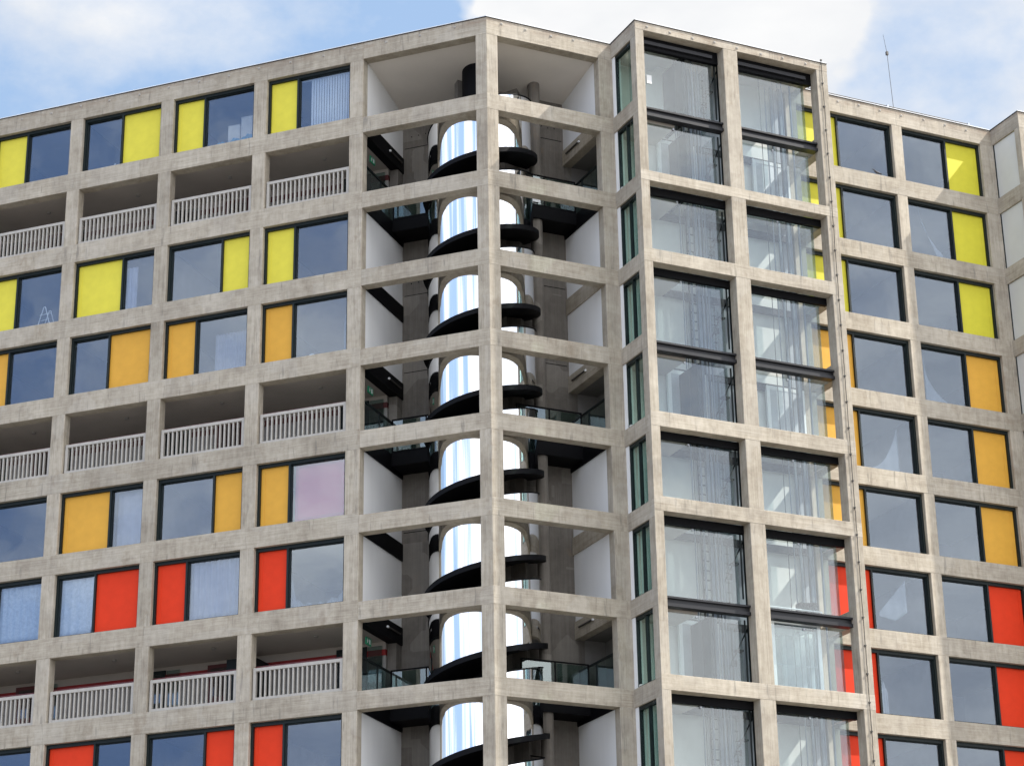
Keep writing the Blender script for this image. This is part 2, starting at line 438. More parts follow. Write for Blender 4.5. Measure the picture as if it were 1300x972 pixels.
# ---- rooms behind the windows
for k in range(ROWS + 1):                                # floors and ceilings; the deck rows open to the air
    z1 = B(k-1) + BA - .03 if k else ROOF - .05
    z0 = T(k) + TA + .10
    mb = MB(); mb.box(AEND+.05, -(AW0+AL+.32), .30, 6.0, z0, z1)
    part(mb, 'floor_slab', M['soffit'], FA)
    mb = MB(); mb.box(-8.35, .45, .30, 5.5, z0, z1); part(mb, 'floor_slab', M['soffit'], FE)
    mb = MB(); mb.box(.37, 7.45, .30, 4.5, z0, z1); part(mb, 'floor_slab', M['soffit'], FG)
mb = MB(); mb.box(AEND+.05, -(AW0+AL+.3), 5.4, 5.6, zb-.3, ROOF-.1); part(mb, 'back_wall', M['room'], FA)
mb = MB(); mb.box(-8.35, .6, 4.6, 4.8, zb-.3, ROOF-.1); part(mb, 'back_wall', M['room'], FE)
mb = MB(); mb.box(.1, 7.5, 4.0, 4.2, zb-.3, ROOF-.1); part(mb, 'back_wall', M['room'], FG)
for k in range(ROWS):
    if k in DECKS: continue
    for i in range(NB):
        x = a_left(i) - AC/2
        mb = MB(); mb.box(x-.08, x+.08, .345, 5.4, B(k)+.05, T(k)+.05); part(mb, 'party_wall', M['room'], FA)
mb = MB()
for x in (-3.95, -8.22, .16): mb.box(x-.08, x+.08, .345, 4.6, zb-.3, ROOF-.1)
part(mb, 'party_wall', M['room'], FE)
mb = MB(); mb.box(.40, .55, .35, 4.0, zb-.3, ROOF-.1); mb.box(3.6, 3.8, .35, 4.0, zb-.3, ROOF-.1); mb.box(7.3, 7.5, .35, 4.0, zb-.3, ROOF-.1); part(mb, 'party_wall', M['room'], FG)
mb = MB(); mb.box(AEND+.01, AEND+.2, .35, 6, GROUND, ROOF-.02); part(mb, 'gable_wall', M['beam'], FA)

# ---- access decks behind the balustrades
for k in DECKS:
    zf, zt = B(k)+BA-.03, T(k)+TA+.1
    D = 2.75
    mb = MB(); mb.box(AEND+.2, -(AW0+AL+.33), D, D+.15, zf, zt-.42); part(mb, 'deck_wall', M['deckwall'], FA)
    mb = MB(); mb.box(AEND+.2, -(AW0+AL+.33), D-.03, D+.17, zt-.42, zt-.24)
    part(mb, 'deck_trim', M['redtrim' if k == 7 else 'maroon'], FA)
    mb = MB(); mb.box(AEND+.2, -(AW0+AL+.33), D-.01, D+.15, zt-.24, zt+.01); part(mb, 'deck_head', M['soffit'], FA)
    for i in range(NB):
        xc = a_left(i) + (.55 if i % 2 else 1.5)
        dm = MB(); dm.box(xc, xc+1.0, D-.07, D+.0, zf, zf+2.02)
        d = part(dm, 'door', M['maroon' if i % 2 else 'dark'], FA)
        gm = MB(); gm.box(xc+.12, xc+.88, D-.085, D-.068, zf+1.0, zf+1.9); part(gm, 'pane', M['balglass'], FA, d)
        fm = MB(); fm.box(xc+1.05, xc+1.5, D-.06, D, zf+.9, zf+2.0); part(fm, 'side_light', M['balglass'], FA)
    # soffit fittings
    for i in range(NB):
        xm = (a_left(i)+a_right(i))/2; lm = MB()
        lm.tube(FA.w(xm, 1.3, zt-.05), FA.w(xm, 1.3, zt+.02), .07, 12)
        lm.build('soffit_light', M['deckwall'], ROOT, Matrix.Identity(4))
# porch box on the seventh row
mb = MB(); xb = a_left(1)+1.7; zf = B(7)+BA
mb.box(xb, xb+.95, 1.75, 2.7, zf, T(7)-.22); part(mb, 'porch', M['dark'], FA)

# balustrades: precast frame with upright slats
RAIL_H = .98
def railing_mb(w):
    mb = MB(); y0, y1 = .10, .20
    g = .035
    mb.box(g, w-g, y0-.01, y1+.01, RAIL_H-.10, RAIL_H); mb.box(g, w-g, y0-.01, y1+.01, .02, .10)
    mb.box(g, g+.09, y0-.012, y1+.012, .018, RAIL_H+.002); mb.box(w-g-.09, w-g, y0-.012, y1+.012, .018, RAIL_H+.002)
    n = 18; a, b_ = g+.09, w-g-.09; p = (b_-a)/n
    for j in range(1, n):
        x = a + p*j; mb.box(x-.024, x+.024, y0, y1-.01, .10, RAIL_H-.10)
    return mb
proto = None
for k in DECKS:
    for i in range(NB):
        m = FA.m @ Matrix.Translation((a_left(i), 0, B(k)+BA))
        if proto is None: proto = railing_mb(ABW).build('balustrade', M['rail'], ROOT, m, .006)
        else: copy_obj(proto, ROOT, m)
# dark handrail behind each
for k in DECKS:
    mb = MB(); mb.box(AEND+.3, -(AW0+AL+.35), .30, .36, B(k)+BA+RAIL_H+.06, B(k)+BA+RAIL_H+.10); part(mb, 'handrail', M['maroon'], FA)

# ---- stair tower interior
XL = -(AW0+AL); YL = 3.2; XR = 3.96; YR = 2.7
def wl(fr, xa, xb, y0, y1, z0, z1, name, mat):
    mb = MB(); mb.box(xa, xb, y0, y1, z0, z1); return part(mb, name, mat, fr)
for k in range(ROWS):
    z0 = B(k); z1 = T(k)
    if k not in DECKS:
        wl(FA, XL-.30, XL-.012, .345, YL, z0, z1, 'wall_panel', M['white'])
        wl(FB, XR+.012, XR+.30, .345, YR, z0, z1, 'wall_panel', M['white'])
    else:
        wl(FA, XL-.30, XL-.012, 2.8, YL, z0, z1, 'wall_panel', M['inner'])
        # glazed screens across the deck and the lobby
        for fr, xa, ye in ((FA, XL-.10, 2.8), (FB, XR+.10, YR)):
            gb = MB(); gb.box(xa-.008, xa+.008, .42, ye, z0+.06, z0+1.12)
            rb = MB(); rb.box(xa-.03, xa+.03, .40, ye, z0+1.12, z0+1.17); rb.box(xa-.03, xa+.03, .40, ye, z0+.0, z0+.06)
            for yy in (.40, (.4+ye)/2, ye-.05): rb.box(xa-.022, xa+.022, yy, yy+.05, z0+.05, z0+1.13)
            g_ = part(rb, 'glass_balustrade', M['dark'], fr); part(gb, 'pane', M['balglass'], fr, g_)
        # lobby behind the right opening: floor, ceiling, back
        lb = MB(); lb.box(XR+1.0, XR+1.1, .9, YR+.25, z0-.4, z1+.4); lb.box(XR+.285, XR+1.0, YR, YR+.25, z0-.4, z1+.4); lb.box(XR+.285, XR+1.0, .60, YR, z1+.02, z1+.3); lb.box(XR+.285, XR+1.0, .60, YR, z0-.3, z0-.02); part(lb, 'lobby_wall', M['room'], FB)
    # edge bands at every floor
    zt = (B(k-1) if k else ROOF-.3); zu = T(k)
    if k:
        bl = part(MB().box(XL-.28, XL+.03, .345, YL, zu, zt), 'edge_band', M['black'], FA)  # same floor beams as at right, their shade put in as black
        br = part(MB().box(XR-.03, XR+.28, .345, YR, zu, zt), 'edge_band', M['black' if k in (2, 5, 8) else 'beam'], FB)
# upper band of row 0 hidden by the ceiling; back walls

# shuttering joints and anchor holes in the core
for fr, a, b_, y in ((FA, XL+.05, -.4, YL), (FB, .4, XR-.05, YR)):
    jm = MB()
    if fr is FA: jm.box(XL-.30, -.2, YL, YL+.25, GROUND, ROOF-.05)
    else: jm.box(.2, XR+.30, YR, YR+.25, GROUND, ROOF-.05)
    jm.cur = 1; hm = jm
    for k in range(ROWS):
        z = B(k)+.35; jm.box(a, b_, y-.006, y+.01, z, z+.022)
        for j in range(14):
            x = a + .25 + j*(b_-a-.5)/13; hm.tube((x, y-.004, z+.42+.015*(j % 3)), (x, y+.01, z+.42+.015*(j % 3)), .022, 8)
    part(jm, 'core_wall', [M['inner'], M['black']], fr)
# ceiling of the top row
cp = [FA.w(XL-.3, .34), P1.to_3d() + Vector((0, .42, 0)), FB.w(XR+.3, .34), FB.w(XR+.3, 5.5), FA.w(XL-.3, 5.5)]
mb = MB(); zc = []
na = Vector((-math.sin(R(AA)), math.cos(R(AA)))); nb_ = Vector((-math.sin(R(AB)), math.cos(R(AB)))); hm_ = (na+nb_).normalized()
mp = P1 + hm_*6; cq = [FA.w(XL-.3, .34).xy, P1 + hm_*.4, FB.w(XR+.3, .34).xy, FB.w(XR+.3, 5.5).xy, mp, FA.w(XL-.3, 5.5).xy]
zc = [T(0)+.10-.17*min((p-P1).dot(na), (p-P1).dot(nb_)) if i in (1, 4) else T(0)+.10-.17*(p-P1).dot(na if i in (0, 5) else nb_) for i, p in enumerate(cq)]
mb.add([(p[0], p[1], z) for p, z in zip(cq, zc)] + [(p[0], p[1], ROOF-.04) for p in cq],
       [(1,0,5,4), (1,4,3,2), (6,7,8,9,10,11)] + [(i, (i+1)%6, 6+(i+1)%6, 6+i) for i in range(6)])
mb.build('ceiling', M['ceiling'], ROOT, Matrix.Identity(4))
# round concrete column beside the stair
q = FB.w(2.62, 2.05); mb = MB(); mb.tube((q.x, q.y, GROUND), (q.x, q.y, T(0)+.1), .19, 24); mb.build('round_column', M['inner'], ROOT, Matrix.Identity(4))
# landings at deck level, black underneath, glass fronted
for k in DECKS:
    z1 = B(k) + .02; z0 = z1 - .42
    for fr, xa, xb, ya, yb in ((FA, XL+.03, -1.9, 2.28, YL), (FB, 1.7, XR-.03, 1.8, YR)):
        ld = part(MB().box(xa, xb, ya, yb, z0, z1), 'landing', M['black'], fr)
        hb = MB(); n = 2
        hb.box(xa, xb, ya+.02, ya+.06, z1+1.08, z1+1.12); hb.box(xa, xb, ya+.02, ya+.06, z1+.02, z1+.06)
        for j in range(n+1):
            x = xa + (xb-xa-.04)*j/n; hb.box(x, x+.04, ya+.02, ya+.06, z1, z1+1.1)
        part(hb, 'handrail', M['black'], fr, ld)
        part(MB().box(xa+.05, xb-.05, ya+.032, ya+.046, z1+.08, z1+1.06), 'pane', M['balglass'], fr, ld)

# spiral staircase: black helical flight and soffit inside a polished steel balustrade
SC = Vector((-.92, 65.22)); RI, RM, RO = .50, 1.66, 1.83
ZTIP = 0
def helix_z(th): return STAIRZ + STOREY*th/(2*math.pi)       # th measured from the tower's right, rising anticlockwise
STAIRZ = B(3) + 1.33
def helicoid(mb, r0, r1, zoff0, zoff1, th0, th1, step=R(4)):
    n = int((th1-th0)/step); vs = []; fs = []
    for i in range(n+1):
        t = th0 + (th1-th0)*i/n; z = helix_z(t)
        for r, zo in ((r0, zoff0), (r1, zoff0), (r1, zoff1), (r0, zoff1)):
            vs.append((r*math.cos(t), r*math.sin(t), z+zo))
    mb.smooth = True                                 # four separate faces so the edges stay crisp
    for j in range(4):
        sv = []
        for i in range(n+1): sv += [vs[4*i+j], vs[4*i+(j+1)%4]]
        mb.add(sv, [(2*i, 2*i+1, 2*i+3, 2*i+2) for i in range(n)])
    mb.smooth = False
    mb.add(vs[:4] + vs[-4:], [(0,3,2,1), (4,5,6,7)])
SM = Matrix.Translation((SC.x, SC.y, 0))
th1 = 2*math.pi*((B(1)+1.60) - STAIRZ)/STOREY; thb = th1 - R(37); th0 = 2*math.pi*(T(ROWS) - STAIRZ)/STOREY
mb = MB(); helicoid(mb, .3, RO, 0, .16, th0, th1)
stair = mb.build('spiral_staircase', M['black'], ROOT, SM)
mb = MB(); n = 16
ts = th0
while ts < th1 - R(360/n):
    z = helix_z(ts); a0, a1 = ts, ts + R(360/n)
    pts = [(.4*math.cos(a0), .4*math.sin(a0)), (RM*math.cos(a0), RM*math.sin(a0)), (RM*math.cos(a1), RM*math.sin(a1)), (.4*math.cos(a1), .4*math.sin(a1))]
    mb.prism(pts, z+.17, z+.165+STOREY/n+.04); ts = a1
mb.build('tread', M['spandrel'], stair, SM)
mb = MB(); helicoid(mb, RM-.03, RM, .03, 2.08, th0, thb, R(3)); mb.build('balustrade', M['mirror'], stair, SM)
mb = MB(); helicoid(mb, RM-.05, RM+.02, 2.085, 2.12, th0, thb, R(3)); mb.build('handrail', M['black'], stair, SM)
mb = MB(); mb.tube((0,0,GROUND), (0,0,T(0)+.08), .55, 40); mb.build('newel', M['black'], stair, SM)

# ---- lift tower
GY = .50
BACK = 1.9
boxes = [(-.0, 3.02), (3.80, 6.50)]
def panes(x0, x1, z0, z1):
    mb = MB(); mb.box(x0, x1, GY, GY+.015, z0, z1); return part(mb, 'glass_pane', M['liftglass'], FD)
levels = [(0, 1, T(0)+.31, T(1)), (1, 0, T(1)+.33, B(1)+.1), (2, 2, T(2)+.3, B(2)+.1), (3, 3, T(3)+.2, T(4)), (4, 0, T(4)+.33, B(4)+.1),
          (5, 5, T(5)+.17, B(5)+.1), (6, 6, T(6)+.19, T(7)), (7, 0, T(7)+.33, B(7)+.1), (8, 8, T(8)+.18, B(8)+.1), (9, 9, T(9)+.18, B(9)+.1)]
for r in range(ROWS):
    top = {0: T(0)+.02, 1: T(1), 2: T(2)+.1, 3: T(3)+.02, 4: T(4), 5: T(5)+.0, 6: T(6)+.0, 7: T(7), 8: T(8), 9: T(9)}[r]
    bot = T(r+1) + (.34 if r in (0, 3, 6) else .0)
    for x0, x1 in boxes:
        part(MB().box(x0, x1, GY, GY+.015, bot, top-.04), 'glass_pane', M['liftglass'], FD)
        part(MB().box(x1-.015, x1, GY+.02, BACK-.5, bot, top-.04), 'side_pane', M['sideglass'], FD)
        fx = MB()
        for xx in ((x0+x1)/2,):
            fx.box(xx-.03, xx+.03, GY-.03, GY-.002, top-.13, top-.07)
        if r: part(fx, 'clamp', M['galv'], FD)
    # head section behind the beam / exposed steel beam at mid height
    for (x0, x1), (bx0, bx1) in zip(DL, boxes):
        if r in (1, 4, 7):
            sp = MB(); zz = T(r)+.06
            sp.box(x0+.002, x1-.002, .22, .50, zz, zz+.10); sp.box(x0+.002, x1-.002, .30, .49, zz+.10, zz+.24); sp.box(x0+.002, x1-.002, .22, .50, zz+.24, zz+.30)
            part(sp, 'steel_beam', M['spandrel'], FD)
        elif r == 0:
            sp = MB(); zt = T(0)+.305
            sp.box(x0+.002, x1-.002, .36, .50, T(0)-.12, zt)
            sp.cur = 1; sp.box(x0+.05, x1-.25, .28, .36, T(0)+.02, T(0)+.14); part(sp, 'steel_beam', [M['black'], M['spandrel']], FD)
        else:
            part(MB().box(x0+.002, x1-.002, .37, .50, top-.06, D_LV.get(r, T(r))-.0+.0), 'head_section', M['black'], FD)
# shaft enclosure
part(MB().box(.06, 6.55, BACK, BACK+.2, GROUND, ROOF-.1), 'shaft_wall', M['pale'], FD)
part(MB().box(.06, 7.1, .37, 3.4, T(0)+.32, ROOF-.02), 'roof_slab', M['soffit'], FD)
for xa, xc in ((3.02, 4.7), (6.1, 6.5)): part(MB().box(xa, xc, BACK-.09, BACK-.012, GROUND, ROOF-.1), 'shaft_lining', M['lining'], FD)
part(MB().box(3.36, 3.58, .42, .75, GROUND, ROOF-.1), 'shaft_mullion', M['dark'], FD)
for r in range(1, ROWS):
    z = T(r)
    mb = MB(); mb.box(.06, 6.5, BACK-.14, BACK-.003, z+.02, z+.24); part(mb, 'shaft_band', M['spandrel'], FD)
    if r in DECKS or r == 8:
        part(MB().box(.06, 6.4, 1.35, BACK-.15, B(r)-.30+.25, B(r)+.10), 'lobby_slab', M['pale'], FD)
for r in DECKS:                                     # lift doors on the deck floors
    for xa in (1.72, 5.25):
        dm = MB(); dm.box(xa, xa+1.15, BACK-.19, BACK-.10, B(r)+.1, B(r)+2.15)
        d = part(dm, 'lift_door', M['galv'], FD)
        fm = MB(); fm.box(xa-.12, xa, BACK-.2, BACK-.1, B(r)+.1, B(r)+2.27); fm.box(xa+1.15, xa+1.27, BACK-.2, BACK-.1, B(r)+.1, B(r)+2.27)
        fm.box(xa, xa+1.15, BACK-.2, BACK-.1, B(r)+2.15, B(r)+2.27); part(fm, 'door_frame', M['paper'], FD, d)
zlo, zhi = zb - .5, T(0) + .1
for x, y, w in ((2.05,1.3,.03),(2.3,1.2,.05),(2.45,.8,.03),(2.58,1.3,.10),(2.78,1.0,.04),(2.9,1.4,.05),(5.5,1.3,.03),(5.72,1.3,.06),(5.9,.9,.03),(6.05,1.3,.12),(6.28,1.0,.04)):
    part(MB().box(x, x+w, y, y+w*1.2, zlo, zhi), 'guide_rail', M['shaftrail'], FD)
lad = MB(); lad.box(2.50, 2.54, 1.7, 1.75, zlo, zhi); lad.box(2.84, 2.88, 1.7, 1.75, zlo, zhi)
z = zlo
while z < zhi: lad.box(2.54, 2.84, 1.71, 1.74, z, z+.03); z += .3
part(lad, 'ladder', M['cable'], FD)
for x in (1.95, 2.38, 2.66, 5.1, 5.62, 5.8):
    part(MB().tube((x, 1.0, zlo), (x, 1.0, zhi), .012, 6), 'lift_cable', M['cable'], FD)
br = MB()
for r in range(0, ROWS):
    za, zc = B(r)+.1, T(r)
    br.tube((3.25, .55, zc-.25), (3.25, 1.9, za+.7), .022, 6); br.tube((3.18, .58, za), (3.18, .58, zc), .028, 8); br.tube((3.20, 1.4, za), (3.20, 1.4, zc), .03, 8)
    br.box(3.05, 3.29, .9, 1.1, zc-.85, zc-.8); br.box(3.1, 3.28, 1.3, 1.34, zc-1.2, zc-1.02)
part(br, 'cross_bracing', M['dark'], FD)
# side glazing of the tower (C side)
for k in range(ROWS):
    z0, z1 = B(k)+.01, T(k)+(.06 if k == 0 else 0)
    fm = MB(); a, b_ = .02, 1.335
    fm.box(a, a+.18, .03, .25, z0, z1); sd = part(fm, 'wall_strip', M['white'], FC)
    wm = MB(); wm.box(a+.18, b_, .05, .17, z1-.10, z1); wm.box(a+.18, b_, .05, .17, z0, z0+.03)
    wm.box(a+.18, a+.205, .05, .17, z0+.03, z1-.10); wm.box(b_-.025, b_, .05, .17, z0+.03, z1-.10)
    if k: wm.box(.76, .80, .055, .17, z0+.03, z1-.10)
    wo = part(wm, 'window', M['dark'], FC); part(MB().box(a+.205, b_-.025, .12, .13, z0+.03, z1-.10), 'pane', M['greenglass'], FC, wo)
    if k in (2, 3, 5, 6, 8, 9): part(MB().box(.2, 1.17, .30, .34, z0-.2, z1), 'partition', M['white'], FC)
    else: part(MB().box(-.8, 1.10, 2.0, 2.1, z0-.2, z1), 'partition', M['dark'], FC)
    part(MB().box(-.8, 1.12, .36, 1.6, z1, z1+.4), 'lobby_ceiling', M['soffit'], FC)

# pale infill panels in the projecting wing's side
for k in range(ROWS):
    z0, z1 = B(k)+BE, T(k)+TE+.02
    o = part(MB().box(.09, 1.29, .05, .12, z0+.01, z1-.01), 'infill_panel', M['pale'], FF)
    part(MB().box(.052, .09, .03, .14, z0, z1), 'edge_strip', M['dark'], FF)

# ---- roof edge
def strip(path, i, fr, d0, d1, z0, z1, name, mat):
    pts = [offs(path, i, d0), offs(path, i+1, d0), offs(path, i+1, d1), offs(path, i, d1)]
    part(MB().prism([tuple(fr.l(p)[:2]) for p in pts], z0, z1), name, mat, fr)
for pth, i, fr in ((path, 0, FA), (path, 1, FB), (path, 2, FC), (path, 3, FD), (pathE, 0, FE), (pathE, 1, FF), (pathE, 2, FG)):
    strip(pth, i, fr, -.03, .30, ROOF+.001, ROOF+.022, 'coping', M['cable'])
    strip(pth, i, fr, .02, .30, ROOF+.024, ROOF+.075, 'flashing', M['membrane'])
rp = [FA.w(AEND, .1), P1.to_3d(), P2.to_3d(), P3.to_3d(), P4.to_3d()]
part(MB().box(AEND+.1, -4.0, .2, 6, ROOF-.03, ROOF+.06), 'roof_deck', M['membrane'], FA)
part(MB().box(-8.35, .2, .2, 5.5, ROOF-.03, ROOF+.06), 'roof_deck', M['membrane'], FE)
part(MB().box(-8.3, .1, .62, .74, ROOF+.05, ROOF+.46), 'roof_upstand', M['membrane'], FE)
part(MB().prism([(p[0], p[1]) for p in cp], ROOF-.035, ROOF+.055), 'roof_deck', M['membrane'], Matrix.Identity(4))
# bolt plates along the roof beam
for fr, a, b_, st in ((FA, AEND+.4, -.3, 1.15), (FB, .5, 3.9, .85), (FD, .4, 7.0, .86), (FE, -8.1, -.6, .9)):
    x = a; j = 0
    while x < b_:
        z = ROOF-.13-.02*(j % 3); bm = MB(); bm.prism([(x, -.02), (x+.07, -.02), (x+.075, -.004), (x, -.004)], z-.035, z+.03)
        bm.tube((x+.035, -.04, z), (x+.035, -.019, z), .018, 6); x += st + random.uniform(-.06, .06); j += 1
        part(bm, 'fixing_plate', M['rail'], fr)
# lightning conductor down the lift tower's right column
lc = MB(); x = 6.93; z = ROOF + .12
while z > zb:
    zn = z - .6; lc.tube((x+random.uniform(-.012,.012), -.028, z), (x, -.028, zn), .011, 6); z = zn
cond = part(lc, 'lightning_conductor', M['cable'], FD)
z = ROOF + .1; proto_c = None
while z > zb:
    mc = FD.m @ Matrix.Translation((x, 0, z))
    if proto_c is None: proto_c = MB().box(-.028, .028, -.05, -.003, -.02, .025).build('clip', M['cable'], cond, mc)
    else: copy_obj(proto_c, cond, mc)
    z -= .86

# ------------------------------------------------------------------ things on and in the building
def railing_thing(fr, a, b_, y, label, h=.42):
    e = empty('roof_railing', fr.m @ Matrix.Translation(((a+b_)/2, y, ROOF+.05))); tag(e, label, 'railing', 'safety lines on the roof')
    n = max(2, int((b_-a)/2.3)); 
    for j in range(n+1):
        x = a + (b_-a)*j/n
        pm = MB(); pm.tube((x, y, ROOF+.05), (x, y, ROOF+h), .026, 8); pm.box(x-.05, x+.05, y-.05, y+.05, ROOF+.05, ROOF+.08); pm.tube((x, y, ROOF+h-.03), (x, y, ROOF+h+.05), .045, 8)
        pm.build('post', M['galv'], e, fr.m)
    MB().tube((a, y, ROOF+h), (b_, y, ROOF+h), .024, 6).build('wire', M['cable'], e, fr.m)
railing_thing(FB, 1.2, 5.6, 1.6, 'thin safety line on short posts above the corner stair tower roof', 1.02)
railing_thing(FE, -7.0, -.2, .9, 'thin safety line on short posts along the right wing roof', .66)
e = empty('antenna', FE.m @ Matrix.Translation((-1.75, 3.0, ROOF+.05))); tag(e, 'thin upright antenna mast on the right wing roof', 'antenna')
MB().tube((0,0,0), (-.14,0,4.2), .011, 8, .009).build('mast', M['cable'], e, WM[e.name])
MB().tube((-.14,0,4.2), (-.24,0,4.95), .009, 6, .005).build('whip', M['cable'], e, WM[e.name])
MB().box(-.18,-.10,-.04,.04,4.12,4.26).build('joint_box', M['cable'], e, WM[e.name])

# hanging fabric
def fabric(fr, x0, x1, y, z0, z1, mat, name, label, cat, amp=.03, folds=8, bottom=None, top=None, group=None, th=.006):
    mb = MB(); n = max(8, int(folds*6)); nz = 10; vs = []
    for s_ in (0, 1):
        for i in range(n+1):
            u = i/n
            for j in range(nz+1):
                v = j/nz
                zb_ = z0 + (bottom(u) if bottom else 0); zt_ = z1 - (top(u) if top else 0)
                yy = y + amp*math.sin(u*folds*2*math.pi + .6*math.sin(7*u) + .5*v) + s_*th
                vs.append((x0 + (x1-x0)*u, yy, zb_ + (zt_-zb_)*v))
    A_ = (n+1)*(nz+1); fs = []
    for i in range(n):
        for j in range(nz):
            a = i*(nz+1)+j; b_ = a+nz+1
            fs.append((a, b_, b_+1, a+1)); fs.append((A_+a, A_+a+1, A_+b_+1, A_+b_))
    for i in range(n):
        a = i*(nz+1); b_ = a+nz+1; fs.append((a, A_+a, A_+b_, b_)); fs.append((a+nz, b_+nz, A_+b_+nz, A_+a+nz))
    for j in range(nz):
        fs.append((j, j+1, A_+j+1, A_+j)); a = n*(nz+1)+j; fs.append((a, A_+a, A_+a+1, a+1))
    mb.smooth = True; mb.add(vs, fs)
    o = mb.build(name, mat, None, fr.m); return tag(o, label, cat, group)
def G(d, k, i): return d[(k, i)]
# vertical blind top row, first bay
fr, x0, x1, z0, z1, y = G(AG, 0, 0)
vb = empty('vertical_blind', fr.m @ Matrix.Translation(((x0+x1)/2, y+.12, z1))); tag(vb, 'pale vertical slat blind in the top left-wing window next to the stair tower', 'blind')
MB().box(x0, x1, y+.09, y+.13, z1-.05, z1-.01).build('head_rail', M['paper'], vb, fr.m)
sm = MB(); n = 15; a = x0 + .36
for j in range(n):
    x = a + (x1-a-.05)*j/n; sm.add([(x,y+.10,z0+.06),(x+.062,y+.13,z0+.06),(x+.062,y+.13,z1-.05),(x,y+.10,z1-.05),(x,y+.104,z0+.06),(x+.062,y+.134,z0+.06),(x+.062,y+.134,z1-.05),(x,y+.104,z1-.05)],
        [(0,1,2,3),(7,6,5,4),(0,4,5,1),(3,2,6,7),(1,5,6,2),(0,3,7,4)])
sm.build('slats', M['blind'], vb, fr.m)
# pink blind
fr, x0, x1, z0, z1, y = G(AG, 5, 0)
fabric(fr, x0+.10, x1, y+.06, z0+.02, z1-.02, M['pink'], 'roller_blind', 'pink roller blind filling an orange-panelled window next to the stair tower', 'blind', .002, 2)
# curtains of the red row
fr, x0, x1, z0, z1, y = G(AG, 6, 3)
fabric(fr, x0, x1, y+.08, z0+.02, z1, M['curtain'], 'curtain', 'pale blue patterned curtain across the leftmost window of the red-panel row', 'curtain', .03, 7)
fr, x0, x1, z0, z1, y = G(AG, 6, 2)
fabric(fr, x0, x1-.02, y+.08, z0+.02, z1, M['curtain'], 'curtain', 'pale blue curtain with a lifted corner left of the widest red panel', 'curtain', .02, 5, bottom=lambda u: max(0, u-.86)*3.5)
fr, x0, x1, z0, z1, y = G(AG, 6, 1)
fabric(fr, x0+.04, x1, y+.10, z0+.02, z1-.03, M['curtain2'], 'curtain', 'grey blue pleated curtain right of the narrow red panel in second bay from stair tower', 'curtain', .04, 9)
fr, x0, x1, z0, z1, y = G(AG, 6, 0)
fabric(fr, x0+.02, x1-.02, y+.06, z0, z0+.42, M['net'], 'net_curtain', 'crumpled white and blue net bunched along the sill beside the stair tower', 'curtain', .03, 14, top=lambda u: .10+.25*abs(math.sin(u*3.2))+.05*math.sin(u*31))
fabric(fr, x0+.01, x0+.20, y+.09, z0+.02, z0+1.1, M['net'], 'net_curtain', 'narrow white net strip hanging beside a narrow red panel', 'curtain', .02, 3, top=lambda u: u*.9)
fr, x0, x1, z0, z1, y = G(AG, 2, 2)
fabric(fr, x0+.03, x0+.42, y+.09, z0+.02, z1-.3, M['curtain2'], 'curtain', 'narrow grey curtain right of the wide yellow panel', 'curtain', .02, 3)
fr, x0, x1, z0, z1, y = G(AG, 3, 0)
fabric(fr, x1-.16, x1-.01, y+.06, z0+.01, z1-.2, M['net'], 'curtain', 'white curtain edge in the orange row window beside the stair tower', 'curtain', .015, 2, top=lambda u: (1-u)*.7)
fr, x0, x1, z0, z1, y = G(AG, 3, 1)
fabric(fr, x0+.35, x1-.05, y+.5, z0+.02, z1-.35, M['curtain2'], 'curtain', 'faint grey pleated curtain set back in second orange row window from the stair tower', 'curtain', .03, 12)
fr, x0, x1, z0, z1, y = G(AG, 5, 2)
fabric(fr, x0+.05, x1-.02, y+.25, z0+.02, z1, M['curtain2'], 'curtain', 'smooth grey curtain right of the widest orange panel', 'curtain', .02, 3)
# swags in the right wing
def swag(key, u0, u1, f_bottom, f_top, label, mat='net'):
    fr, x0, x1, z0, z1, y = G(EG, *key); w = x1-x0
    fabric(fr, x0+w*u0, x0+w*u1, y+.05, z0, z1, M[mat], 'curtain', label, 'curtain', .008, 3, bottom=f_bottom, top=f_top)
H_ = 1.85
swag((1,0), .30, .80, lambda u: max(0,(1-u)*H_*.85-.55*u), lambda u: H_*.0+H_*.92*(u**.45)-.12*0, 'thin white swagged curtain in a yellow-row window of the right wing')
swag((3,0), .10, .62, lambda u: 0, lambda u: H_*(.15+.84*min(1,u*1.02)**.35), 'white curtain sweeping to a point left of an orange panel, right wing')
swag((4,1), .06, .72, lambda u: 0, lambda u: H_*(.99-.80*(u**2.6)), 'white curtain sweeping up to the right in the middle orange row of the right wing')
swag((6,1), .12, .64, lambda u: .30+.9*max(0,u-.55)+.18*(1-u), lambda u: H_*(.70-.62*u**1.0), 'crumpled white cloth hung in a red row window of the right wing')
swag((7,1), .02, .16, lambda u: 0, lambda u: H_*(.45+.4*abs(u-.5)), 'small white cloth low in the bottom right-wing window behind the lift tower column')
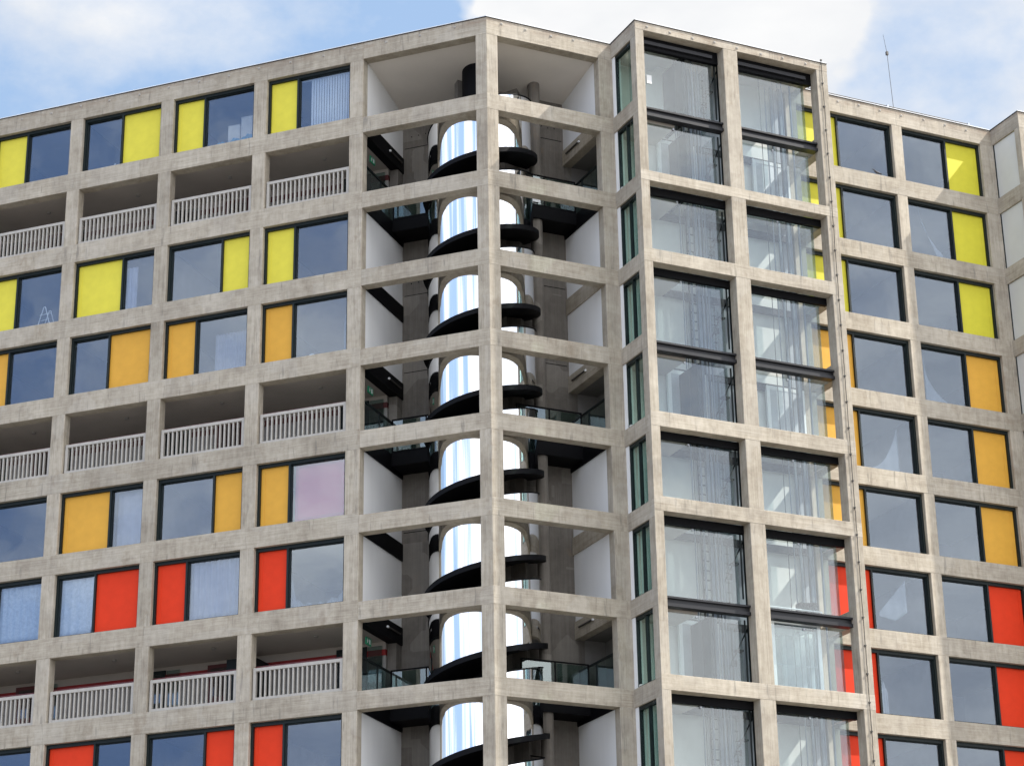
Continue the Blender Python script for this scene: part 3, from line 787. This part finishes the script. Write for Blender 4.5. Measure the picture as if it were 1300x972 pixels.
# top row: boxes and cloth on the sill in bay two
fr, x0, x1, z0, z1, y = G(AG, 0, 1)
def boxthing(x, yy, w, h, label, mat='card', zz=None):
    zz = z0 if zz is None else zz
    mb = MB(); mb.box(x, x+w, yy, yy+.3, zz, zz+h); mb.box(x-.01, x+w+.01, yy-.01, yy+.31, zz+h, zz+h+.02); mb.box(x+w*.45, x+w*.55, yy-.003, yy+.0, zz, zz+h)
    return tag(mb.build('box', M[mat], None, fr.m, .006), label, 'box', 'boxes on a window sill')
boxthing(x0+.75, y+.10, .42, .72, 'pale grey box on the top row sill, lower of the pair')
boxthing(x0+1.22, y+.10, .40, .95, 'pale cream box on the top row sill, taller of the pair')
fabric(fr, x0+.15, x1-.05, y+.05, z0, z0+.30, M['bluecloth'], 'cloth', 'blue cloth heaped on the sill in front of two pale boxes', 'cloth', .03, 9, top=lambda u: .20-.16*u+.05*math.sin(u*20))
# small white objects
fr, x0, x1, z0, z1, y = G(AG, 0, 2)
mb = MB(); mb.tube((x1-.35,y+.12,z0), (x1-.35,y+.12,z0+.12), .05, 12, .06); mb.tube((x1-.35,y+.12,z0+.12), (x1-.30,y+.12,z0+.22), .02, 8)
tag(mb.build('ornament', M['paper'], None, fr.m), 'small white ornament low behind the glass left of the widest top row yellow panel', 'ornament')
fr, x0, x1, z0, z1, y = G(AG, 3, 0)
mb = MB(); mb.tube((x0+.55,y+.12,z0), (x0+.55,y+.12,z0+.10), .13, 14, .10); mb.tube((x0+.55,y+.12,z0+.10), (x0+.55,y+.12,z0+.15), .09, 14, .03)
tag(mb.build('bowl', M['paper'], None, fr.m), 'small white bowl on the sill of an orange row window', 'bowl')
# white A-shaped frame in the leftmost yellow window
fr, x0, x1, z0, z1, y = G(AG, 2, 3)
e = empty('clothes_airer', fr.m @ Matrix.Translation((x0+.9, y+.3, z0))); tag(e, 'white A-shaped clothes airer behind the leftmost lower yellow-row window', 'clothes airer')
for yy in (.12, .45):
    mb = MB(); mb.tube((x0+.68, y+yy, z0), (x0+.90, y+yy, z0+.72), .016, 8); mb.tube((x0+1.18, y+yy, z0), (x0+.96, y+yy, z0+.72), .016, 8); mb.tube((x0+.90, y+yy, z0+.72), (x0+.96, y+yy, z0+.72), .016, 8)
    mb.build('leg_frame', M['paper'], e, fr.m)
for zz, a in ((.25,.13),(.45,.07)):
    MB().tube((x0+.68+a, y+.12, z0+zz), (x0+1.25-a, y+.12, z0+zz+.02), .011, 6).build('rung', M['paper'], e, fr.m)

# exit signs under the deck ceilings
WORD = {1: 'top', 4: 'middle', 7: 'lowest'}
for k in DECKS:
    m = FA.m @ Matrix.Translation((XL-.32, 1.45, T(k)-.26)) @ Matrix.Rotation(R(90), 4, 'Z')
    e = empty('exit_sign', m); tag(e, 'green exit sign at the %s open deck beside the stair tower' % WORD[k], 'exit sign', 'green exit signs')
    MB().box(-.18, .18, -.02, .02, -.11, .11).build('board', M['green'], e, m)
    mb = MB(); mb.box(.02, .10, .0201, .026, -.07, .07); mb.box(-.12,-.09,.0201,.026,-.06,.03); mb.box(-.13,-.05,.0201,.026,-.0,.03); mb.tube((-.09,.021,.06),(-.09,.026,.06),.02,8)
    mb.box(.02, .10, -.026, -.0201, -.07, .07); mb.box(-.12,-.09,-.026,-.0201,-.06,.03); mb.box(-.13,-.05,-.026,-.0201,-.0,.03); mb.tube((-.09,-.026,.06),(-.09,-.021,.06),.02,8)
    mb.build('pictogram', M['paper'], e, m)
    for fr, xx, y0, y1, sd in ((FA, XL+.06, 2.05, 2.95, 'left'), (FB, XR-.07, 1.45, 2.35, 'right')):
        mt = fr.m @ Matrix.Translation((xx, (y0+y1)/2, T(k)+.30))
        e = empty('strip_light', mt); tag(e, 'slim tube light on the %s edge band of the stair tower, %s deck' % (sd, WORD[k]), 'light fitting', 'tube lights in the stair tower')
        h = (y1-y0)/2
        MB().tube((0,-h,0), (0,h,0), .028, 10).build('tube', M['cable'], e, mt)
        MB().tube((0,-h-.05,0), (0,-h,0), .036, 10).build('end_cap', M['paper'], e, mt)

# notice on the lift glass, card on the landing glass
o = MB().box(.62, .80, GY-.02, GY-.006, T(0)-1.28, T(0)-.98).build('notice', M['paper'], None, FD.m); tag(o, 'small white notice stuck on the top left lift shaft pane', 'notice', 'white notices')
o = MB().box(2.35, 2.62, 1.78, 1.805, B(1)+.14, B(1)+.50).build('notice', M['paper'], None, FB.m); tag(o, 'white notice on the glass of the right stair landing, top deck', 'notice', 'white notices')

# lift car with a white frame in the right shaft
cx0, cx1, cy0, cy1, cz0 = 4.16, 5.76, .66, 1.80, B(7)-.05
mt = FD.m @ Matrix.Translation(((cx0+cx1)/2, (cy0+cy1)/2, cz0)); car = empty('lift_car', mt)
tag(car, 'glass lift car with white door frame low in the right lift shaft', 'lift')
hw, hd_ = (cx1-cx0)/2, (cy1-cy0)/2
mb = MB(); mb.box(-hw, hw, -hd_, hd_, 0, .10); mb.build('floor', M['galv'], car, mt)
mb = MB(); mb.box(-hw, hw, -hd_, hd_, 2.20, 2.30); mb.build('roof', M['galv'], car, mt)
mb = MB()
for s_ in (-1, 1):
    mb.box(s_*hw-.055, s_*hw+.055, -hd_-.04, -hd_+.06, .0, 2.3)
mb.box(-hw+.055, hw-.055, -hd_-.04, -hd_+.06, 2.22, 2.32); mb.build('frame', M['paper'], car, mt)
MB().box(-hw+.06, hw-.06, -hd_+.0, -hd_+.012, .1, 2.2).build('pane', M['sideglass'], car, mt)
MB().tube((-hw+.1, -hd_+.08, 1.0), (hw-.1, -hd_+.08, 1.0), .02, 8).build('handrail', M['galv'], car, mt)
mb = MB(); mb.tube((.25,-hd_-.02,2.35),(.25,-hd_-.02,2.5),.05,10); mb.box(-.6,.1,-hd_-.05,-hd_-.02,2.4,2.43); mb.build('roof_gear', M['cable'], car, mt)
# machinery rails on the beam above
mb = MB(); zz = T(7)+.42
mb.tube((3.9,.62,zz+.12),(5.9,.62,zz+.12),.022,8); mb.tube((3.9,.62,zz),(3.9,.62,zz+.12),.02,8); mb.tube((5.9,.62,zz-.02),(5.9,.62,zz+.12),.02,8)
part(mb, 'guard_rail', M['paper'], FD)
mg = MB()
for j in range(7): mg.box(5.3+.08*j, 5.36+.08*j, .8, 1.1, zz+.1+.03*(j%3), zz+.42-.05*(j%2))
mg.tube((5.4,.95,zz+.35),(5.95,.95,zz+.42),.09,12); part(mg, 'pulley_gear', M['spandrel'], FD)

# the bird on the sill
def bird():
    mb = MB(); mb.smooth = True
    prof = [(-.17,.0,.004,.02),(-.13,.012,.018,.02),(-.07,.035,.030,.0),(-.01,.050,.042,0),(.04,.062,.045,0),(.08,.085,.036,0),(.105,.118,.024,0),(.125,.142,.026,0),(.148,.148,.022,0),(.165,.145,.008,0)]
    n = 12; vs = []
    for x, z, r, f in prof:
        for i in range(n):
            t = 2*math.pi*i/n; vs.append((x, r*math.sin(t)*(.8 if f == 0 else 1.6), z + r*math.cos(t)*(1 if f == 0 else .35)))
    fs = [(a*n+i, a*n+(i+1)%n, (a+1)*n+(i+1)%n, (a+1)*n+i) for a in range(len(prof)-1) for i in range(n)]
    fs += [tuple(range(n-1,-1,-1)), tuple(range((len(prof)-1)*n, len(prof)*n))]
    mb.add(vs, fs)
    for s_ in (-1, 1):
        mb.tube((.02, s_*.018, .02), (.028, s_*.02, -.045), .005, 6)
    return mb
fr, x0, x1, z0, z1, y = G(EG, 0, 1)
bm_ = FE.m @ Matrix.Translation((x0+1.40, .06, B(0)+BE+.052)) @ Matrix.Rotation(R(176), 4, 'Z') @ Matrix.Scale(1.05, 4)
e = empty('bird', bm_); tag(e, 'dark grey bird perched on a top row sill of the right wing', 'bird')
bird().build('body', M['feather'], e, bm_)
MB().tube((.16,0,.146),(.19,0,.138),.006,6,.001).build('beak', M['beak'], e, bm_)

# ------------------------------------------------------------------ ground, world, light, camera
mb = MB(); mb.box(-600, 600, -400, 900, GROUND-.5, GROUND); g = mb.build('ground', M['asphalt']); tag(g, kind='structure')

W = bpy.data.worlds.new('World'); scene.world = W; W.use_nodes = True; nt = W.node_tree; nt.nodes.clear()
out = N(nt, 'ShaderNodeOutputWorld'); bg = N(nt, 'ShaderNodeBackground')
sky = N(nt, 'ShaderNodeTexSky'); sky.sky_type = 'NISHITA'; sky.sun_disc = False
SUN_AZ, SUN_EL = AB - 21.5, 49
sky.sun_elevation = R(SUN_EL); sky.sun_rotation = R(90 - SUN_AZ)
sky.air_density = 1.0; sky.dust_density = 1.2; sky.ozone_density = 1.2
tc = N(nt, 'ShaderNodeTexCoord'); v = tc.outputs['Generated']
sx = N(nt, 'ShaderNodeSeparateXYZ'); nt.links.new(v, sx.inputs[0])
n1 = noise_node(nt, mapping(nt, v, (1, 1, 1.5)), 3.2, 9, .58)
n2 = noise_node(nt, mapping(nt, v, (1, 1, 1.6)), 9.0, 8, .6)
cs = math_node(nt, 'ADD', math_node(nt, 'MULTIPLY', n1, .7), math_node(nt, 'MULTIPLY', n2, .3))
bias = N(nt, 'ShaderNodeFloatCurve'); cv = bias.mapping.curves[0]
# azimuth bias of the cloud bank, by direction x (0..1 = -0.5..0.5)
pts = [(0, .50), (.26, .46), (.30, .47), (.36, .455), (.47, .46), (.485, .52), (.505, .75), (.635, .75), (.66, .655), (.69, .625), (.715, .665), (.76, .70), (1, .52)]
cv.points[0].location = pts[0]; cv.points[1].location = pts[-1]
for p in pts[1:-1]: cv.points.new(*p)
bias.mapping.update()
wob = math_node(nt, 'MULTIPLY', math_node(nt, 'SUBTRACT', noise_node(nt, mapping(nt, v, (1, 1, 1)), 7, 5, .6), .5), .17)
nt.links.new(math_node(nt, 'ADD', math_node(nt, 'ADD', sx.outputs['X'], wob), .5, True), bias.inputs['Value'])
behind = math_node(nt, 'LESS_THAN', sx.outputs['Y'], 0)
bs = N(nt, 'ShaderNodeMix'); bs.data_type = 'FLOAT'; nt.links.new(behind, bs.inputs['Factor']); nt.links.new(bias.outputs[0], bs.inputs[2]); mr_ = N(nt, 'ShaderNodeMapRange'); nt.links.new(sx.outputs['X'], mr_.inputs[0])
mr_.inputs[1].default_value = -.55; mr_.inputs[2].default_value = .05; mr_.inputs[3].default_value = .515; mr_.inputs[4].default_value = .62; nt.links.new(mr_.outputs[0], bs.inputs[3])
cs = math_node(nt, 'ADD', cs, math_node(nt, 'SUBTRACT', bs.outputs[0], .5))
cf = ramp_fac(nt, cs, .47, .62)
shade = noise_node(nt, mapping(nt, v, (1, 1, 2.2)), 5, 6, .55)
# cloud bodies: white, greyer where thick; behind the camera brightened to lift ambient light
cwhite = ramp(nt, shade, [(.35, (5.3,5.45,5.7)), (.58, (6.5,6.5,6.5))])
cboost = ramp(nt, shade, [(.36, (9.0,9.5,10.6)), (.62, (17.5,17.3,17.0))])
cc = mixc(nt, behind, cwhite, cboost)
blue = mixc(nt, .75, sky.outputs[0], (3.0, 4.3, 6.3))
blue = mixc(nt, behind, blue, (3.5, 5.1, 8.6))
mx = mixc(nt, cf, blue, cc)
nt.links.new(mx, bg.inputs[0]); bg.inputs[1].default_value = .065
nt.links.new(bg.outputs[0], out.inputs[0])

ld = bpy.data.lights.new('sun', 'SUN'); ld.energy = 3.3; ld.angle = R(.6); ld.color = (1, .95, .87)
so = bpy.data.objects.new('sun', ld); col.objects.link(so)
sd = Vector((math.cos(R(SUN_AZ))*math.cos(R(SUN_EL)), math.sin(R(SUN_AZ))*math.cos(R(SUN_EL)), math.sin(R(SUN_EL))))
so.rotation_euler = sd.to_track_quat('Z', 'Y').to_euler(); so.location = (30, 20, 80)

cd = bpy.data.cameras.new('camera'); cam = bpy.data.objects.new('camera', cd); col.objects.link(cam)
cd.sensor_width = 36; cd.lens = 36*2908.868/1300; cd.shift_y = -44.5/1300; cd.clip_end = 3000; cd.clip_start = .5
th = R(22.293); r = R(-.957)
Rv = Vector((1,0,0)); F = Vector((0, math.cos(th), math.sin(th))); U = Vector((0, -math.sin(th), math.cos(th)))
rr = Rv*math.cos(r) + U*math.sin(r); uu = -Rv*math.sin(r) + U*math.cos(r)
cam.matrix_world = Matrix(((rr.x, uu.x, -F.x, 0), (rr.y, uu.y, -F.y, 0), (rr.z, uu.z, -F.z, 0), (0,0,0,1)))
scene.camera = cam
vs_ = scene.view_settings; vs_.view_transform = 'Standard'; vs_.look = 'None'; vs_.gamma = 1; vs_.exposure = 1.25; vs_.use_curve_mapping = False
scene.render.engine = 'CYCLES'
scene.cycles.max_bounces = 10; scene.cycles.transparent_max_bounces = 16; scene.cycles.glossy_bounces = 5
